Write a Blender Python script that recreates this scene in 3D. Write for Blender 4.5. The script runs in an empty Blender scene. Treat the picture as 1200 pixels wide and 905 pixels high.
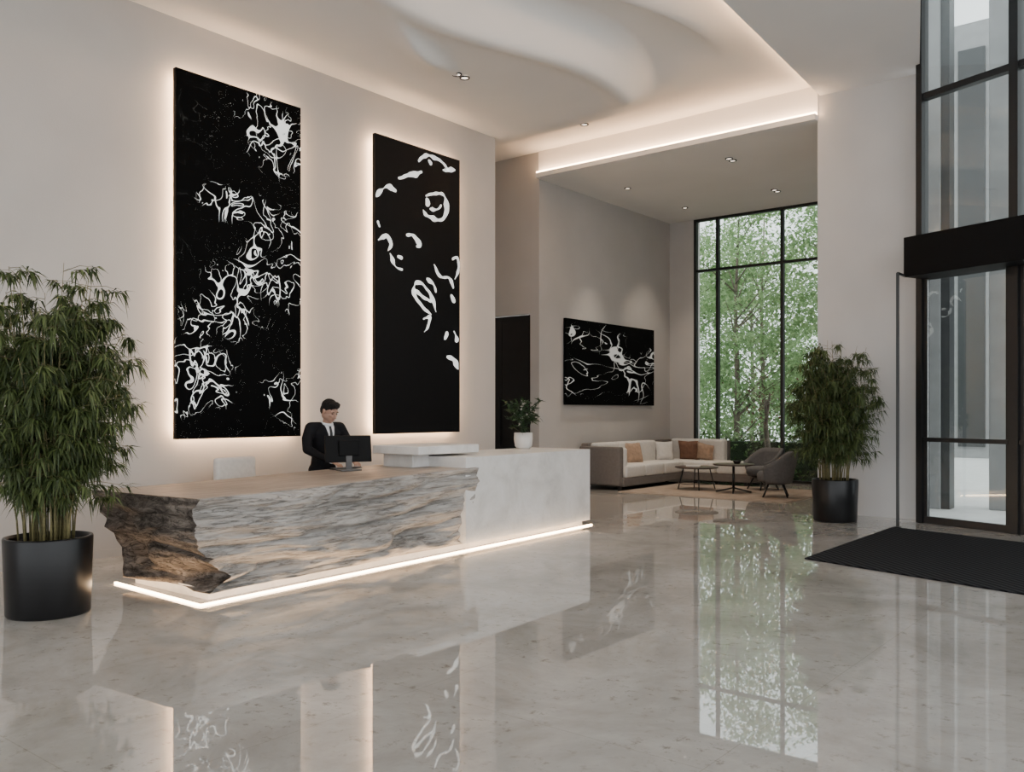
import bpy, bmesh, math, random
from mathutils import Vector, Matrix, noise, Euler
from mathutils.bvhtree import BVHTree
random.seed(7)
S = bpy.context.scene
COL = S.collection

# ---------------------------------------------------------------- materials
def newmat(name):
    m = bpy.data.materials.new(name); m.use_nodes = True
    nt = m.node_tree; b = nt.nodes['Principled BSDF']
    return m, nt, b

def N(nt, typ, **kw):
    n = nt.nodes.new(typ)
    for k, v in kw.items():
        if k in n.inputs: n.inputs[k].default_value = v
        else: setattr(n, k, v)
    return n

def ramp(nt, fac, stops):
    r = nt.nodes.new('ShaderNodeValToRGB')
    el = r.color_ramp.elements
    while len(el) < len(stops): el.new(0.5)
    for e, (p, c) in zip(el, stops):
        e.position = p; e.color = (*c, 1)
    nt.links.new(fac, r.inputs[0]); return r.outputs[0]

def simple(name, col, rough=0.5, var=0.12, scale=6.0, metal=0.0, bump=0.0, bscale=40, spec=0.5, stretch=(1,1,1), coat=0):
    m, nt, b = newmat(name)
    tc = N(nt, 'ShaderNodeTexCoord'); mp = N(nt, 'ShaderNodeMapping', Scale=stretch)
    nt.links.new(tc.outputs['Object'], mp.inputs[0])
    nz = N(nt, 'ShaderNodeTexNoise', Scale=scale, Detail=5.0)
    nt.links.new(mp.outputs[0], nz.inputs['Vector'])
    lo = tuple(c*(1-var) for c in col); hi = tuple(min(1, c*(1+var)) for c in col)
    nt.links.new(ramp(nt, nz.outputs[0], [(0.3, lo), (0.7, hi)]), b.inputs['Base Color'])
    b.inputs['Roughness'].default_value = rough
    b.inputs['Metallic'].default_value = metal
    b.inputs['Specular IOR Level'].default_value = spec
    b.inputs['Coat Weight'].default_value = coat
    if bump:
        n2 = N(nt, 'ShaderNodeTexNoise', Scale=bscale, Detail=6.0)
        nt.links.new(mp.outputs[0], n2.inputs['Vector'])
        bp = N(nt, 'ShaderNodeBump', Strength=bump, Distance=0.02)
        nt.links.new(n2.outputs[0], bp.inputs['Height']); nt.links.new(bp.outputs[0], b.inputs['Normal'])
    return m

def emit(name, col, s):
    m, nt, b = newmat(name)
    b.inputs['Base Color'].default_value = (*col, 1)
    b.inputs['Emission Color'].default_value = (*col, 1)
    b.inputs['Emission Strength'].default_value = s
    return m

WARM = (1.0, 0.65, 0.38)
M_wall = simple('plaster_wall', (0.53, 0.50, 0.47), 0.85, 0.035, 1.5, bump=0.08, bscale=60, spec=0.2)
M_pier = simple('plaster_pier', (0.58, 0.565, 0.55), 0.85, 0.03, 1.5, bump=0.08, bscale=60, spec=0.2)
M_ceil = simple('ceiling_paint', (0.82, 0.80, 0.775), 0.9, 0.02, 1.0, spec=0.1)
M_ceil2 = simple('ceiling_paint_cool', (0.74, 0.745, 0.75), 0.9, 0.02, 1.0, spec=0.1)
M_black = simple('black_metal', (0.012, 0.012, 0.013), 0.35, 0.1, 10)
M_blackm = simple('black_matt', (0.004, 0.004, 0.0045), 0.6, 0.1, 10, spec=0.15)
M_dark = simple('dark_veneer', (0.012, 0.011, 0.011), 0.5, 0.2, 3)
M_pot = simple('pot_black_ceramic', (0.006, 0.006, 0.007), 0.32, 0.2, 4, spec=0.35)
M_soil = simple('soil', (0.03, 0.02, 0.015), 0.95, 0.4, 30, bump=0.6)
M_ledp = emit('led_panel_back', WARM, 50)
M_ledc = emit('led_cove', WARM, 26)
M_leddesk = emit('led_desk', (1.0, 0.68, 0.40), 30)
M_lamp = emit('lamp_disc', (1.0, 0.85, 0.7), 2.5)
M_fab = simple('sofa_fabric', (0.66, 0.63, 0.59), 0.9, 0.06, 20, bump=0.3, bscale=200, spec=0.2)
M_fabd = simple('sofa_shell_taupe', (0.17, 0.15, 0.135), 0.8, 0.08, 20, bump=0.3, bscale=200, spec=0.2)
M_cushb = simple('cushion_brown', (0.18, 0.09, 0.055), 0.8, 0.2, 15, bump=0.3, bscale=100)
M_cusht = simple('cushion_tan', (0.38, 0.26, 0.18), 0.8, 0.2, 15, bump=0.3, bscale=100)
M_grey = simple('chair_grey_fabric', (0.11, 0.108, 0.11), 0.8, 0.12, 20, bump=0.2, bscale=200)
M_rug = simple('rug_wool', (0.34, 0.27, 0.215), 0.95, 0.18, 5, bump=0.6, bscale=150)
M_tabletop = simple('table_top_walnut', (0.06, 0.04, 0.03), 0.35, 0.3, 6, stretch=(1, 8, 1))
M_culm = simple('bamboo_culm', (0.15, 0.13, 0.055), 0.6, 0.3, 12, stretch=(1, 1, 4))
M_bark = simple('bark', (0.16, 0.13, 0.10), 0.9, 0.4, 8, bump=0.8)
M_pave = simple('paving_light', (0.70, 0.70, 0.69), 0.7, 0.06, 3, bump=0.2)
M_bldg = simple('exterior_stone', (0.30, 0.30, 0.305), 0.7, 0.1, 3)
M_bldgd = simple('exterior_dark', (0.04, 0.042, 0.045), 0.4, 0.1, 3)
M_white = simple('white_ceramic', (0.72, 0.70, 0.67), 0.3, 0.04, 8)

def leafmat(name, a, b_, trans=0.35):
    m, nt, b = newmat(name)
    gi = N(nt, 'ShaderNodeNewGeometry')
    c = ramp(nt, gi.outputs['Random Per Island'], [(0.0, a), (1.0, b_)])
    nt.links.new(c, b.inputs['Base Color']); b.inputs['Roughness'].default_value = 0.5
    t = N(nt, 'ShaderNodeBsdfTranslucent'); nt.links.new(c, t.inputs['Color'])
    mx = N(nt, 'ShaderNodeMixShader', Fac=trans)
    nt.links.new(b.outputs[0], mx.inputs[1]); nt.links.new(t.outputs[0], mx.inputs[2])
    nt.links.new(mx.outputs[0], nt.nodes['Material Output'].inputs[0]); return m
M_leaf = leafmat('bamboo_leaf', (0.022, 0.038, 0.013), (0.12, 0.16, 0.05), 0.25)
M_tree = leafmat('tree_leaf', (0.15, 0.27, 0.10), (0.44, 0.58, 0.31), 0.5)
M_hedge = leafmat('hedge_leaf', (0.05, 0.10, 0.03), (0.14, 0.24, 0.07), 0.25)
M_red = leafmat('copper_leaf', (0.10, 0.035, 0.025), (0.20, 0.08, 0.055), 0.2)
M_dleaf = leafmat('desk_leaf', (0.012, 0.03, 0.012), (0.05, 0.10, 0.04), 0.2)
M_bloom = leafmat('bloom', (0.6, 0.58, 0.55), (0.8, 0.78, 0.75), 0.3)

def glassmat():
    m, nt, b = newmat('window_glass')
    tr = N(nt, 'ShaderNodeBsdfTransparent'); tr.inputs[0].default_value = (0.93, 0.96, 0.95, 1)
    gl = N(nt, 'ShaderNodeBsdfGlossy', Roughness=0.01)
    fr = N(nt, 'ShaderNodeFresnel', IOR=1.5)
    mx = N(nt, 'ShaderNodeMixShader')
    nt.links.new(fr.outputs[0], mx.inputs[0]); nt.links.new(tr.outputs[0], mx.inputs[1]); nt.links.new(gl.outputs[0], mx.inputs[2])
    nt.links.new(mx.outputs[0], nt.nodes['Material Output'].inputs[0]); return m
M_glass = glassmat()

def floormat():
    m, nt, b = newmat('polished_limestone')
    tc = N(nt, 'ShaderNodeTexCoord')
    n1 = N(nt, 'ShaderNodeTexNoise', Scale=1.1, Detail=10.0, Roughness=0.68, Distortion=0.5)
    nt.links.new(tc.outputs['Object'], n1.inputs['Vector'])
    base = ramp(nt, n1.outputs[0], [(0.30, (0.33, 0.305, 0.278)), (0.5, (0.435, 0.412, 0.38)), (0.70, (0.54, 0.52, 0.49))])
    n2 = N(nt, 'ShaderNodeTexNoise', Scale=12.0, Detail=8.0, Roughness=0.75)
    nt.links.new(tc.outputs['Object'], n2.inputs['Vector'])
    sp = ramp(nt, n2.outputs[0], [(0.55, (0, 0, 0)), (0.64, (1, 1, 1))])
    n3 = N(nt, 'ShaderNodeTexNoise', Scale=2.2, Detail=3.0)
    nt.links.new(tc.outputs['Object'], n3.inputs['Vector'])
    sm = ramp(nt, n3.outputs[0], [(0.40, (0.15, 0.15, 0.15)), (0.60, (0.75, 0.75, 0.75))])
    mu = N(nt, 'ShaderNodeMath', operation='MULTIPLY')
    nt.links.new(sp, mu.inputs[0]); nt.links.new(sm, mu.inputs[1])
    mx = N(nt, 'ShaderNodeMixRGB'); mx.inputs[2].default_value = (0.20, 0.165, 0.135, 1)
    nt.links.new(mu.outputs[0], mx.inputs[0]); nt.links.new(base, mx.inputs[1])
    br = N(nt, 'ShaderNodeTexBrick', Scale=1.0)
    br.offset = 0.0
    br.inputs['Mortar Size'].default_value = 0.0025
    br.inputs['Brick Width'].default_value = 1.8; br.inputs['Row Height'].default_value = 1.8
    br.inputs['Color1'].default_value = (1, 1, 1, 1); br.inputs['Color2'].default_value = (0.97, 0.97, 0.97, 1)
    br.inputs['Mortar'].default_value = (0.82, 0.80, 0.78, 1)
    nt.links.new(tc.outputs['Object'], br.inputs['Vector'])
    m2 = N(nt, 'ShaderNodeMixRGB', blend_type='MULTIPLY'); m2.inputs[0].default_value = 1
    nt.links.new(mx.outputs[0], m2.inputs[1]); nt.links.new(br.outputs['Color'], m2.inputs[2])
    nt.links.new(m2.outputs[0], b.inputs['Base Color'])
    b.inputs['Roughness'].default_value = 0.015
    b.inputs['IOR'].default_value = 1.95
    return m
M_floor = floormat()

def stonemat():
    m, nt, b = newmat('travertine_light')
    tc = N(nt, 'ShaderNodeTexCoord')
    n1 = N(nt, 'ShaderNodeTexNoise', Scale=2.2, Detail=10.0, Roughness=0.65, Distortion=0.5)
    nt.links.new(tc.outputs['Object'], n1.inputs['Vector'])
    c = ramp(nt, n1.outputs[0], [(0.3, (0.58, 0.56, 0.53)), (0.5, (0.71, 0.695, 0.67)), (0.7, (0.80, 0.785, 0.77))])
    nt.links.new(c, b.inputs['Base Color']); b.inputs['Roughness'].default_value = 0.45
    n2 = N(nt, 'ShaderNodeTexNoise', Scale=30.0, Detail=6.0)
    nt.links.new(tc.outputs['Object'], n2.inputs['Vector'])
    bp = N(nt, 'ShaderNodeBump', Strength=0.15, Distance=0.02)
    nt.links.new(n2.outputs[0], bp.inputs['Height']); nt.links.new(bp.outputs[0], b.inputs['Normal'])
    return m
M_stone = stonemat()

def woodmat(name, stops, stretch, scale, bump, rough=0.8, dist=1.2, mixlow=0.5, cracks=0.0):
    m, nt, b = newmat(name); L = nt.links.new
    tc = N(nt, 'ShaderNodeTexCoord'); mp = N(nt, 'ShaderNodeMapping', Scale=stretch)
    L(tc.outputs['Object'], mp.inputs[0])
    n1 = N(nt, 'ShaderNodeTexNoise', Scale=scale, Detail=10.0, Roughness=0.72, Distortion=dist)
    L(mp.outputs[0], n1.inputs['Vector'])
    n2 = N(nt, 'ShaderNodeTexNoise', Scale=0.9, Detail=4.0)
    L(tc.outputs['Object'], n2.inputs['Vector'])
    ad = N(nt, 'ShaderNodeMath', operation='MULTIPLY_ADD'); ad.inputs[1].default_value = mixlow
    L(n2.outputs[0], ad.inputs[0])
    s = N(nt, 'ShaderNodeMath', operation='SUBTRACT'); s.inputs[1].default_value = mixlow/2
    L(n1.outputs[0], s.inputs[0]); L(s.outputs[0], ad.inputs[2])
    col = ramp(nt, ad.outputs[0], stops); h = n1.outputs[0]
    if cracks:
        mp2 = N(nt, 'ShaderNodeMapping', Scale=(4.0, 0.6, 13.0)); L(tc.outputs['Object'], mp2.inputs[0])
        n4 = N(nt, 'ShaderNodeTexNoise', Scale=1.5, Detail=6.0, Roughness=0.6, Distortion=0.4); L(mp2.outputs[0], n4.inputs['Vector'])
        d = N(nt, 'ShaderNodeMath', operation='SUBTRACT'); d.inputs[1].default_value = 0.5; L(n4.outputs[0], d.inputs[0])
        a = N(nt, 'ShaderNodeMath', operation='ABSOLUTE'); L(d.outputs[0], a.inputs[0])
        r = N(nt, 'ShaderNodeMapRange'); r.inputs['From Min'].default_value = 0.0; r.inputs['From Max'].default_value = 0.022
        r.inputs['To Min'].default_value = 1-cracks; r.inputs['To Max'].default_value = 1.0; L(a.outputs[0], r.inputs['Value'])
        mm = N(nt, 'ShaderNodeMixRGB', blend_type='MULTIPLY'); mm.inputs[0].default_value = 1; L(col, mm.inputs[1]); L(r.outputs[0], mm.inputs[2]); col = mm.outputs[0]
        hh = N(nt, 'ShaderNodeMath', operation='MULTIPLY_ADD'); hh.inputs[1].default_value = 0.6; L(r.outputs[0], hh.inputs[0]); L(n1.outputs[0], hh.inputs[2]); h = hh.outputs[0]
    L(col, b.inputs['Base Color'])
    b.inputs['Roughness'].default_value = rough; b.inputs['Specular IOR Level'].default_value = 0.2
    bp = N(nt, 'ShaderNodeBump', Strength=bump, Distance=0.03)
    L(h, bp.inputs['Height']); L(bp.outputs[0], b.inputs['Normal'])
    return m
M_wfront = woodmat('weathered_log', [(0.26, (0.12, 0.105, 0.092)), (0.38, (0.27, 0.247, 0.224)), (0.52, (0.40, 0.375, 0.348)), (0.68, (0.53, 0.505, 0.475))], (3, 1.3, 11), 2.0, 0.7, dist=0.7, mixlow=0.35, cracks=0.5)
M_wend = woodmat('log_end_grain', [(0.32, (0.05, 0.040, 0.034)), (0.48, (0.16, 0.132, 0.11)), (0.68, (0.32, 0.275, 0.235))], (2, 3, 6), 2.0, 0.9, cracks=0.5)
M_wtop = woodmat('log_polished_top', [(0.35, (0.24, 0.195, 0.16)), (0.5, (0.35, 0.295, 0.25)), (0.68, (0.46, 0.40, 0.35))], (7, 0.7, 1), 2.0, 0.1, rough=0.4)

def inkmat(name, scale, dist, width, ells, stretch=(1, 1, 1), glow=0.55, gray=1.0, detail=1.0, k2=1.6, wobs=2.2):
    """black art panel with white flowing ink lines that taper away from the clusters; ells=(y,z,ry,rz) in panel space"""
    m, nt, b = newmat(name); L = nt.links.new
    tc = N(nt, 'ShaderNodeTexCoord'); mp = N(nt, 'ShaderNodeMapping', Scale=stretch)
    L(tc.outputs['Object'], mp.inputs[0])
    sep = N(nt, 'ShaderNodeSeparateXYZ'); L(tc.outputs['Object'], sep.inputs[0])
    wob = N(nt, 'ShaderNodeTexNoise', Scale=wobs, Detail=2.0); L(tc.outputs['Object'], wob.inputs['Vector'])
    cur = None
    for (cy, cz, ry, rz) in ells:
        vs = []
        for o, c, rr in ((sep.outputs['Y'], cy, ry), (sep.outputs['Z'], cz, rz)):
            d = N(nt, 'ShaderNodeMath', operation='SUBTRACT'); d.inputs[1].default_value = c; L(o, d.inputs[0])
            q = N(nt, 'ShaderNodeMath', operation='DIVIDE'); q.inputs[1].default_value = rr; L(d.outputs[0], q.inputs[0])
            p = N(nt, 'ShaderNodeMath', operation='MULTIPLY'); L(q.outputs[0], p.inputs[0]); L(q.outputs[0], p.inputs[1]); vs.append(p.outputs[0])
        ad = N(nt, 'ShaderNodeMath', operation='ADD'); L(vs[0], ad.inputs[0]); L(vs[1], ad.inputs[1])
        if cur is None: cur = ad.outputs[0]
        else:
            mn = N(nt, 'ShaderNodeMath', operation='MINIMUM'); L(cur, mn.inputs[0]); L(ad.outputs[0], mn.inputs[1]); cur = mn.outputs[0]
    wm = N(nt, 'ShaderNodeMath', operation='MULTIPLY_ADD'); wm.inputs[1].default_value = 5.5; L(wob.outputs[0], wm.inputs[0]); L(cur, wm.inputs[2])
    mr = N(nt, 'ShaderNodeMapRange'); mr.inputs['From Min'].default_value = 4.1; mr.inputs['From Max'].default_value = 2.6
    L(wm.outputs[0], mr.inputs['Value'])
    def line(sc, w, off):
        n1 = N(nt, 'ShaderNodeTexNoise', Scale=sc, Detail=detail, Roughness=0.45, Distortion=dist)
        mo = N(nt, 'ShaderNodeMapping', Location=(off, off, 0)); L(mp.outputs[0], mo.inputs[0]); L(mo.outputs[0], n1.inputs['Vector'])
        s = N(nt, 'ShaderNodeMath', operation='SUBTRACT'); s.inputs[1].default_value = 0.5; L(n1.outputs[0], s.inputs[0])
        a = N(nt, 'ShaderNodeMath', operation='ABSOLUTE'); L(s.outputs[0], a.inputs[0])
        ww = N(nt, 'ShaderNodeMath', operation='MULTIPLY_ADD'); ww.inputs[1].default_value = w; ww.inputs[2].default_value = 0.00005; L(mr.outputs[0], ww.inputs[0])
        dv = N(nt, 'ShaderNodeMath', operation='DIVIDE'); L(a.outputs[0], dv.inputs[0]); L(ww.outputs[0], dv.inputs[1])
        r = N(nt, 'ShaderNodeMapRange'); r.inputs['From Min'].default_value = 1.0; r.inputs['From Max'].default_value = 0.65
        L(dv.outputs[0], r.inputs['Value']); return r.outputs[0]
    l1 = line(scale, width, 0); l2 = line(scale*k2, width*0.8, 7.3)
    mxx = N(nt, 'ShaderNodeMath', operation='MAXIMUM'); L(l1, mxx.inputs[0]); L(l2, mxx.inputs[1])
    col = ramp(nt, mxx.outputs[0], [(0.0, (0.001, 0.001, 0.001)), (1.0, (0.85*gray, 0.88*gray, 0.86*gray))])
    L(col, b.inputs['Base Color']); L(col, b.inputs['Emission Color']); b.inputs['Emission Strength'].default_value = glow  # ink lines also emit, a brightness added to keep them bright white
    b.inputs['Roughness'].default_value = 0.6; b.inputs['Specular IOR Level'].default_value = 0.05
    return m

# ---------------------------------------------------------------- geometry helpers
def obj(name, me, parent=None, mats=(), smooth=False):
    for m in mats: me.materials.append(m)
    if smooth:
        for p in me.polygons: p.use_smooth = True
    o = bpy.data.objects.new(name, me); COL.objects.link(o)
    if parent: o.parent = parent
    return o
def empty(name, loc=(0, 0, 0), rz=0):
    e = bpy.data.objects.new(name, None); COL.objects.link(e); e.location = loc; e.rotation_euler = (0, 0, rz)
    e.empty_display_size = 0.1; return e
def pyd(name, verts, faces, parent=None, mats=(), smooth=False):
    me = bpy.data.meshes.new(name); me.from_pydata([tuple(v) for v in verts], [], faces); me.update()
    return obj(name, me, parent, mats, smooth)
def box(name, x0, x1, y0, y1, z0, z1, mat, parent=None, bev=0.0, seg=2, fn=None):
    bm = bmesh.new(); bmesh.ops.create_cube(bm, size=1)
    for v in bm.verts:
        v.co = Vector(((x0+x1)/2+v.co.x*(x1-x0), (y0+y1)/2+v.co.y*(y1-y0), (z0+z1)/2+v.co.z*(z1-z0)))
    if bev: bmesh.ops.bevel(bm, geom=bm.edges[:], offset=bev, segments=seg, affect='EDGES', profile=0.5)
    if fn:
        for v in bm.verts: v.co = Vector(fn(v.co))
    me = bpy.data.meshes.new(name); bm.to_mesh(me); bm.free()
    return obj(name, me, parent, (mat,), smooth=bool(bev and seg > 2))
def prism(name, pts, z0, z1, mat, parent=None):
    n = len(pts)
    ar = sum(pts[i][0]*pts[(i+1) % n][1]-pts[(i+1) % n][0]*pts[i][1] for i in range(n))
    if ar < 0: pts = pts[::-1]
    v = [(x, y, z0) for x, y in pts]+[(x, y, z1) for x, y in pts]
    f = [tuple(range(n))[::-1], tuple(range(n, 2*n))]+[(i, (i+1) % n, n+(i+1) % n, n+i) for i in range(n)]
    return pyd(name, v, f, parent, (mat,))
def lathe(name, prof, mat, parent=None, n=48, loc=(0, 0, 0), smooth=True):
    v = []; f = []
    for r, z in prof:
        for i in range(n):
            a = 2*math.pi*i/n; v.append((loc[0]+r*math.cos(a), loc[1]+r*math.sin(a), loc[2]+z))
    for j in range(len(prof)-1):
        for i in range(n):
            f.append((j*n+i, j*n+(i+1) % n, (j+1)*n+(i+1) % n, (j+1)*n+i))
    return pyd(name, v, f, parent, (mat,), smooth)
def tube(V, F, pts, radii, n=6):
    base = len(V)
    for k, p in enumerate(pts):
        p = Vector(p)
        d = (Vector(pts[min(k+1, len(pts)-1)])-Vector(pts[max(k-1, 0)])).normalized()
        u = d.cross(Vector((0, 0, 1))) if abs(d.z) < 0.95 else d.cross(Vector((1, 0, 0)))
        u.normalize(); w = d.cross(u)
        for i in range(n):
            a = 2*math.pi*i/n; V.append(tuple(p+(u*math.cos(a)+w*math.sin(a))*radii[k]))
    for k in range(len(pts)-1):
        for i in range(n):
            F.append((base+k*n+i, base+k*n+(i+1) % n, base+(k+1)*n+(i+1) % n, base+(k+1)*n+i))
    F.append(tuple(base+i for i in range(n))[::-1]); F.append(tuple(base+(len(pts)-1)*n+i for i in range(n)))
def rod(name, pts, r, mat, parent=None, n=10):
    V = []; F = []; tube(V, F, pts, [r]*len(pts), n); return pyd(name, V, F, parent, (mat,), True)
def sst(a, b, x):
    t = max(0, min(1, (x-a)/(b-a))); return t*t*(3-2*t)
def leaf(V, F, p, d, L, w, droop=0.3):
    d = d.normalized(); up = Vector((0, 0, 1))
    s = d.cross(up)
    if s.length < 0.05: s = Vector((1, 0, 0))
    s.normalize()
    s = (s+Vector((random.uniform(-.5, .5), random.uniform(-.5, .5), random.uniform(-.5, .5)))).normalized()
    b = len(V)
    p1 = p+d*L*0.4; p2 = p+d*L+Vector((0, 0, -droop*L))
    V += [tuple(p), tuple(p1+s*w/2), tuple(p1-s*w/2), tuple(p2)]
    F.append((b, b+1, b+3, b+2))

# ---------------------------------------------------------------- dimensions
XW = -9.5      # reception wall
XL = -10.5     # lounge wall
YB = 13.9      # hall / lounge line
YWN = 19.2     # lounge window wall
HL = 6.2       # lounge ceiling
def edge_x(y): return -4.93+0.0557*(YB-y)

def ceil_h(x, y):
    # sculpted plaster ceiling: low sheet by the reception wall with a curling edge, sweeping up to the tray
    e1 = -6.72+0.30*math.sin((y-8.6)*1.1)
    fade = 1-sst(10.9, 12.1, y+0.35*(x+6.7))
    sharp = sst(e1-0.12, e1+0.20, x)
    soft = sst(-8.2, -5.6, x)
    s = sharp*fade+soft*(1-fade)
    z = 6.2+0.56*s
    z -= 0.09*math.exp(-((x-e1+0.22)/0.20)**2)*fade
    dx = x-(e1+0.95)-0.12*(y-9.5)
    z -= 0.20*math.exp(-(dx/(0.34 if dx > 0 else 0.07))**2)*math.exp(-((y-9.2)/1.9)**4)
    back = sst(11.3, 13.4, y)
    z += (1-s)*back*0.54
    dx = (x+7.75)+0.35*(y-7.9); dy = y-7.9
    z -= 0.20*math.exp(-(dx/(0.30 if dx < 0 else 0.09))**2-(dy/0.7)**2)
    return z

# ---------------------------------------------------------------- room shell
prism('floor', [(-13, -6.3), (5.4, -6.3), (5.4, 10.35), (-3.35, 13.75), (-3.4, 14.3), (-4.8, 14.3), (-4.8, 19.4), (-13, 19.4)], -0.1, 0.0, M_floor)
prism('ground_outside', [(-60, -40), (60, -40), (60, 70), (-60, 70)], -0.3, -0.12, M_pave)

box('wall_left', XW-0.25, XW, -6.2, 11.35, 0, 7.2, M_wall)
box('wall_recess_side', -12.5, -12.3, 11.1, 14.1, 0, 7.2, M_wall)
box('wall_recess_return', -12.3, XW-0.25, 11.1, 11.34, 0, 7.2, M_wall)
wr = empty('wall_recess_back')
box('wall_above_door', -12.3, XL, YB, YB+0.2, 3.56, 7.2, M_wall, wr)
box('wall_beside_door', -10.72, XL, YB, YB+0.2, 0, 3.56, M_wall, wr)
d1 = empty('door_1')
box('door_leaf', -12.25, -11.5, YB+0.06, YB+0.12, 0.01, 3.54, M_dark, d1)
box('door_leaf_b', -11.49, -10.74, YB+0.06, YB+0.12, 0.01, 3.54, M_dark, d1)
box('door_handle', -11.56, -11.53, YB+0.0, YB+0.03, 0.9, 1.9, M_black, d1)
box('wall_lounge', XL-0.2, XL, YB+0.2, YWN, 0, 7.0, M_wall)
box('wall_window_return', XL-0.2, -9.84, YWN, YWN+0.3, 0, 7.0, M_wall)
box('wall_lounge_right', -4.97, -4.75, YB+0.4, YWN+0.3, 0, 7.0, M_pier)
box('wall_pier', -4.97, -3.48, YB, YB+0.4, 0, 8.6, M_pier)
box('baseboard_left', XW, XW+0.015, -6.2, 11.35, 0, 0.09, M_wall)
box('baseboard_lounge', XL, XL+0.015, YB+0.2, YWN, 0, 0.09, M_wall)

nx, ny = 210, 260
V = []; F = []
x0, y0, y1 = -12.4, -6.2, YB+0.02
for j in range(ny+1):
    y = y0+(y1-y0)*j/ny; x1 = edge_x(y)+0.03
    for i in range(nx+1):
        x = x0+(x1-x0)*i/nx
        V.append((x, y, ceil_h(x, y)))
for j in range(ny):
    for i in range(nx):
        a = j*(nx+1)+i; F.append((a, a+nx+1, a+nx+2, a+1))
pyd('ceiling', V, F, None, (M_ceil,), True)
prism('ceiling_entrance', [(edge_x(-6.2), -6.2), (-0.4, -6.2), (-1.15, 4.8), (-3.46, 13.9), (edge_x(13.9), 13.9)], 6.60, 6.95, M_ceil2)
prism('ceiling_atrium', [(-3.6, -6.3), (5.4, -6.3), (5.4, 10.6), (-3.5, 14.1)], 8.6, 8.75, M_ceil2)
prism('wall_atrium_fascia', [(-0.5, -6.2), (-0.4, -6.2), (-1.15, 4.8), (-3.46, 13.9), (-3.56, 13.9), (-1.25, 4.8)], 6.95, 8.6, M_ceil2)
box('ceiling_lounge', XL, -4.97, YB+0.01, YWN+0.3, HL, HL+0.12, M_ceil)
box('light_block_slab', -12.6, -4.7, -6.3, YWN+0.3, 7.2, 7.3, M_ceil)  # unseen slab, added to stop sky light leaking in above the ceiling
c1 = empty('cove_light')
box('cove_fascia', XL, -4.96, YB-0.02, YB+0.01, HL, 7.0, M_ceil, c1)
box('cove_lip', XL+0.02, -4.96, YB-0.14, YB-0.02, HL, HL+0.09, M_ceil, c1)
box('cove_led', XL+0.02, -4.96, YB-0.12, YB-0.05, HL+0.09, HL+0.125, M_ledc, c1)
c2 = empty('cove_light')
prism('cove_led_side', [(edge_x(0)-0.03, 0), (edge_x(0)-0.005, 0), (edge_x(13.7)-0.005, 13.7), (edge_x(13.7)-0.03, 13.7)], 6.65, 6.675, M_ledc, c2)

w3 = empty('unseen_window_3')  # unseen back glazing, left open without panes for soft daylight
for i in range(8):
    xx = XW+i*2.13
    box('mullion_%d' % i, xx, xx+0.08, -6.3, -6.2, 0, 7.2, M_black, w3)
box('transom', XW, 5.4, -6.3, -6.2, 3.5, 3.6, M_black, w3)
box('wall_back_lintel', XW, 5.4, -6.4, -6.2, 6.3, 8.6, M_ceil2)
w4 = empty('unseen_window_4')  # unseen right-hand glazing, made open to let daylight in
for i in range(9):
    yy = -6.2+i*2.06
    box('mullion_%d' % i, 5.3, 5.4, yy, yy+0.08, 0, 8.6, M_black, w4)
box('transom', 5.3, 5.4, -6.2, 10.4, 4.0, 4.1, M_black, w4)

# ---------------------------------------------------------------- lounge window
w1 = empty('window_1')
mull = [-9.84, -9.27, -7.70, -6.30, -5.03]
for i, x in enumerate(mull):
    box('mullion_%d' % i, x, x+0.06, YWN-0.02, YWN+0.10, 0, HL, M_black, w1)
for i, z in enumerate([0.0, 4.93, HL-0.06]):
    box('transom_%d' % i, -9.84, -4.97, YWN-0.015, YWN+0.09, z, z+0.06, M_black, w1)
box('glass', -9.8, -4.99, YWN+0.04, YWN+0.045, 0.06, HL-0.06, M_glass, w1)

# ---------------------------------------------------------------- entrance facade (turned 21 deg)
P0 = Vector((-3.4, 13.6)); E = Vector((0.934, -0.358)); NN = Vector((0.358, 0.934))
def fac(c):
    p = P0+E*c.x+NN*c.y; return (p.x, p.y, c.z)
w2 = empty('window_2')
for i, (t, wd) in enumerate([(0.0, 0.09), (1.35, 0.12), (2.95, 0.1), (4.6, 0.1), (6.2, 0.1), (7.8, 0.1), (9.3, 0.1)]):
    box('post_%d' % i, t, t+wd, -0.06, 0.10, 0, 8.6, M_black, w2, fn=fac)
box('rail_upper', 0, 9.4, -0.04, 0.08, 6.08, 6.17, M_black, w2, fn=fac)
box('rail_top', 0, 9.4, -0.04, 0.08, 8.5, 8.6, M_black, w2, fn=fac)
box('glass_upper', 0.05, 9.35, 0.02, 0.026, 4.05, 8.5, M_glass, w2, fn=fac)
box('door_header', 0.08, 9.4, -0.45, 0.14, 3.50, 4.06, M_blackm, w2, bev=0.01, fn=fac)
d2 = empty('door_2')
def leafdoor(t0, t1, k):
    box('stile_a%d' % k, t0, t0+0.05, -0.02, 0.04, 0.0, 3.5, M_black, d2, fn=fac)
    box('stile_b%d' % k, t1-0.05, t1, -0.02, 0.04, 0.0, 3.5, M_black, d2, fn=fac)
    box('bottom_rail_%d' % k, t0, t1, -0.025, 0.045, 0.0, 0.10, M_black, d2, fn=fac)
    box('mid_rail_%d' % k, t0, t1, -0.05, 0.04, 1.17, 1.23, M_black, d2, fn=fac)
    box('glass_%d' % k, t0+0.05, t1-0.05, 0.0, 0.008, 0.10, 3.5, M_glass, d2, fn=fac)
leafdoor(0.10, 1.34, 0); leafdoor(1.48, 2.94, 1); leafdoor(3.06, 4.59, 2); leafdoor(4.71, 6.19, 3)
gs = empty('entrance_door_post')
box('post_shaft', -3.49, -3.455, 12.80, 12.835, 0.0, 3.52, M_black, gs)
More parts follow.
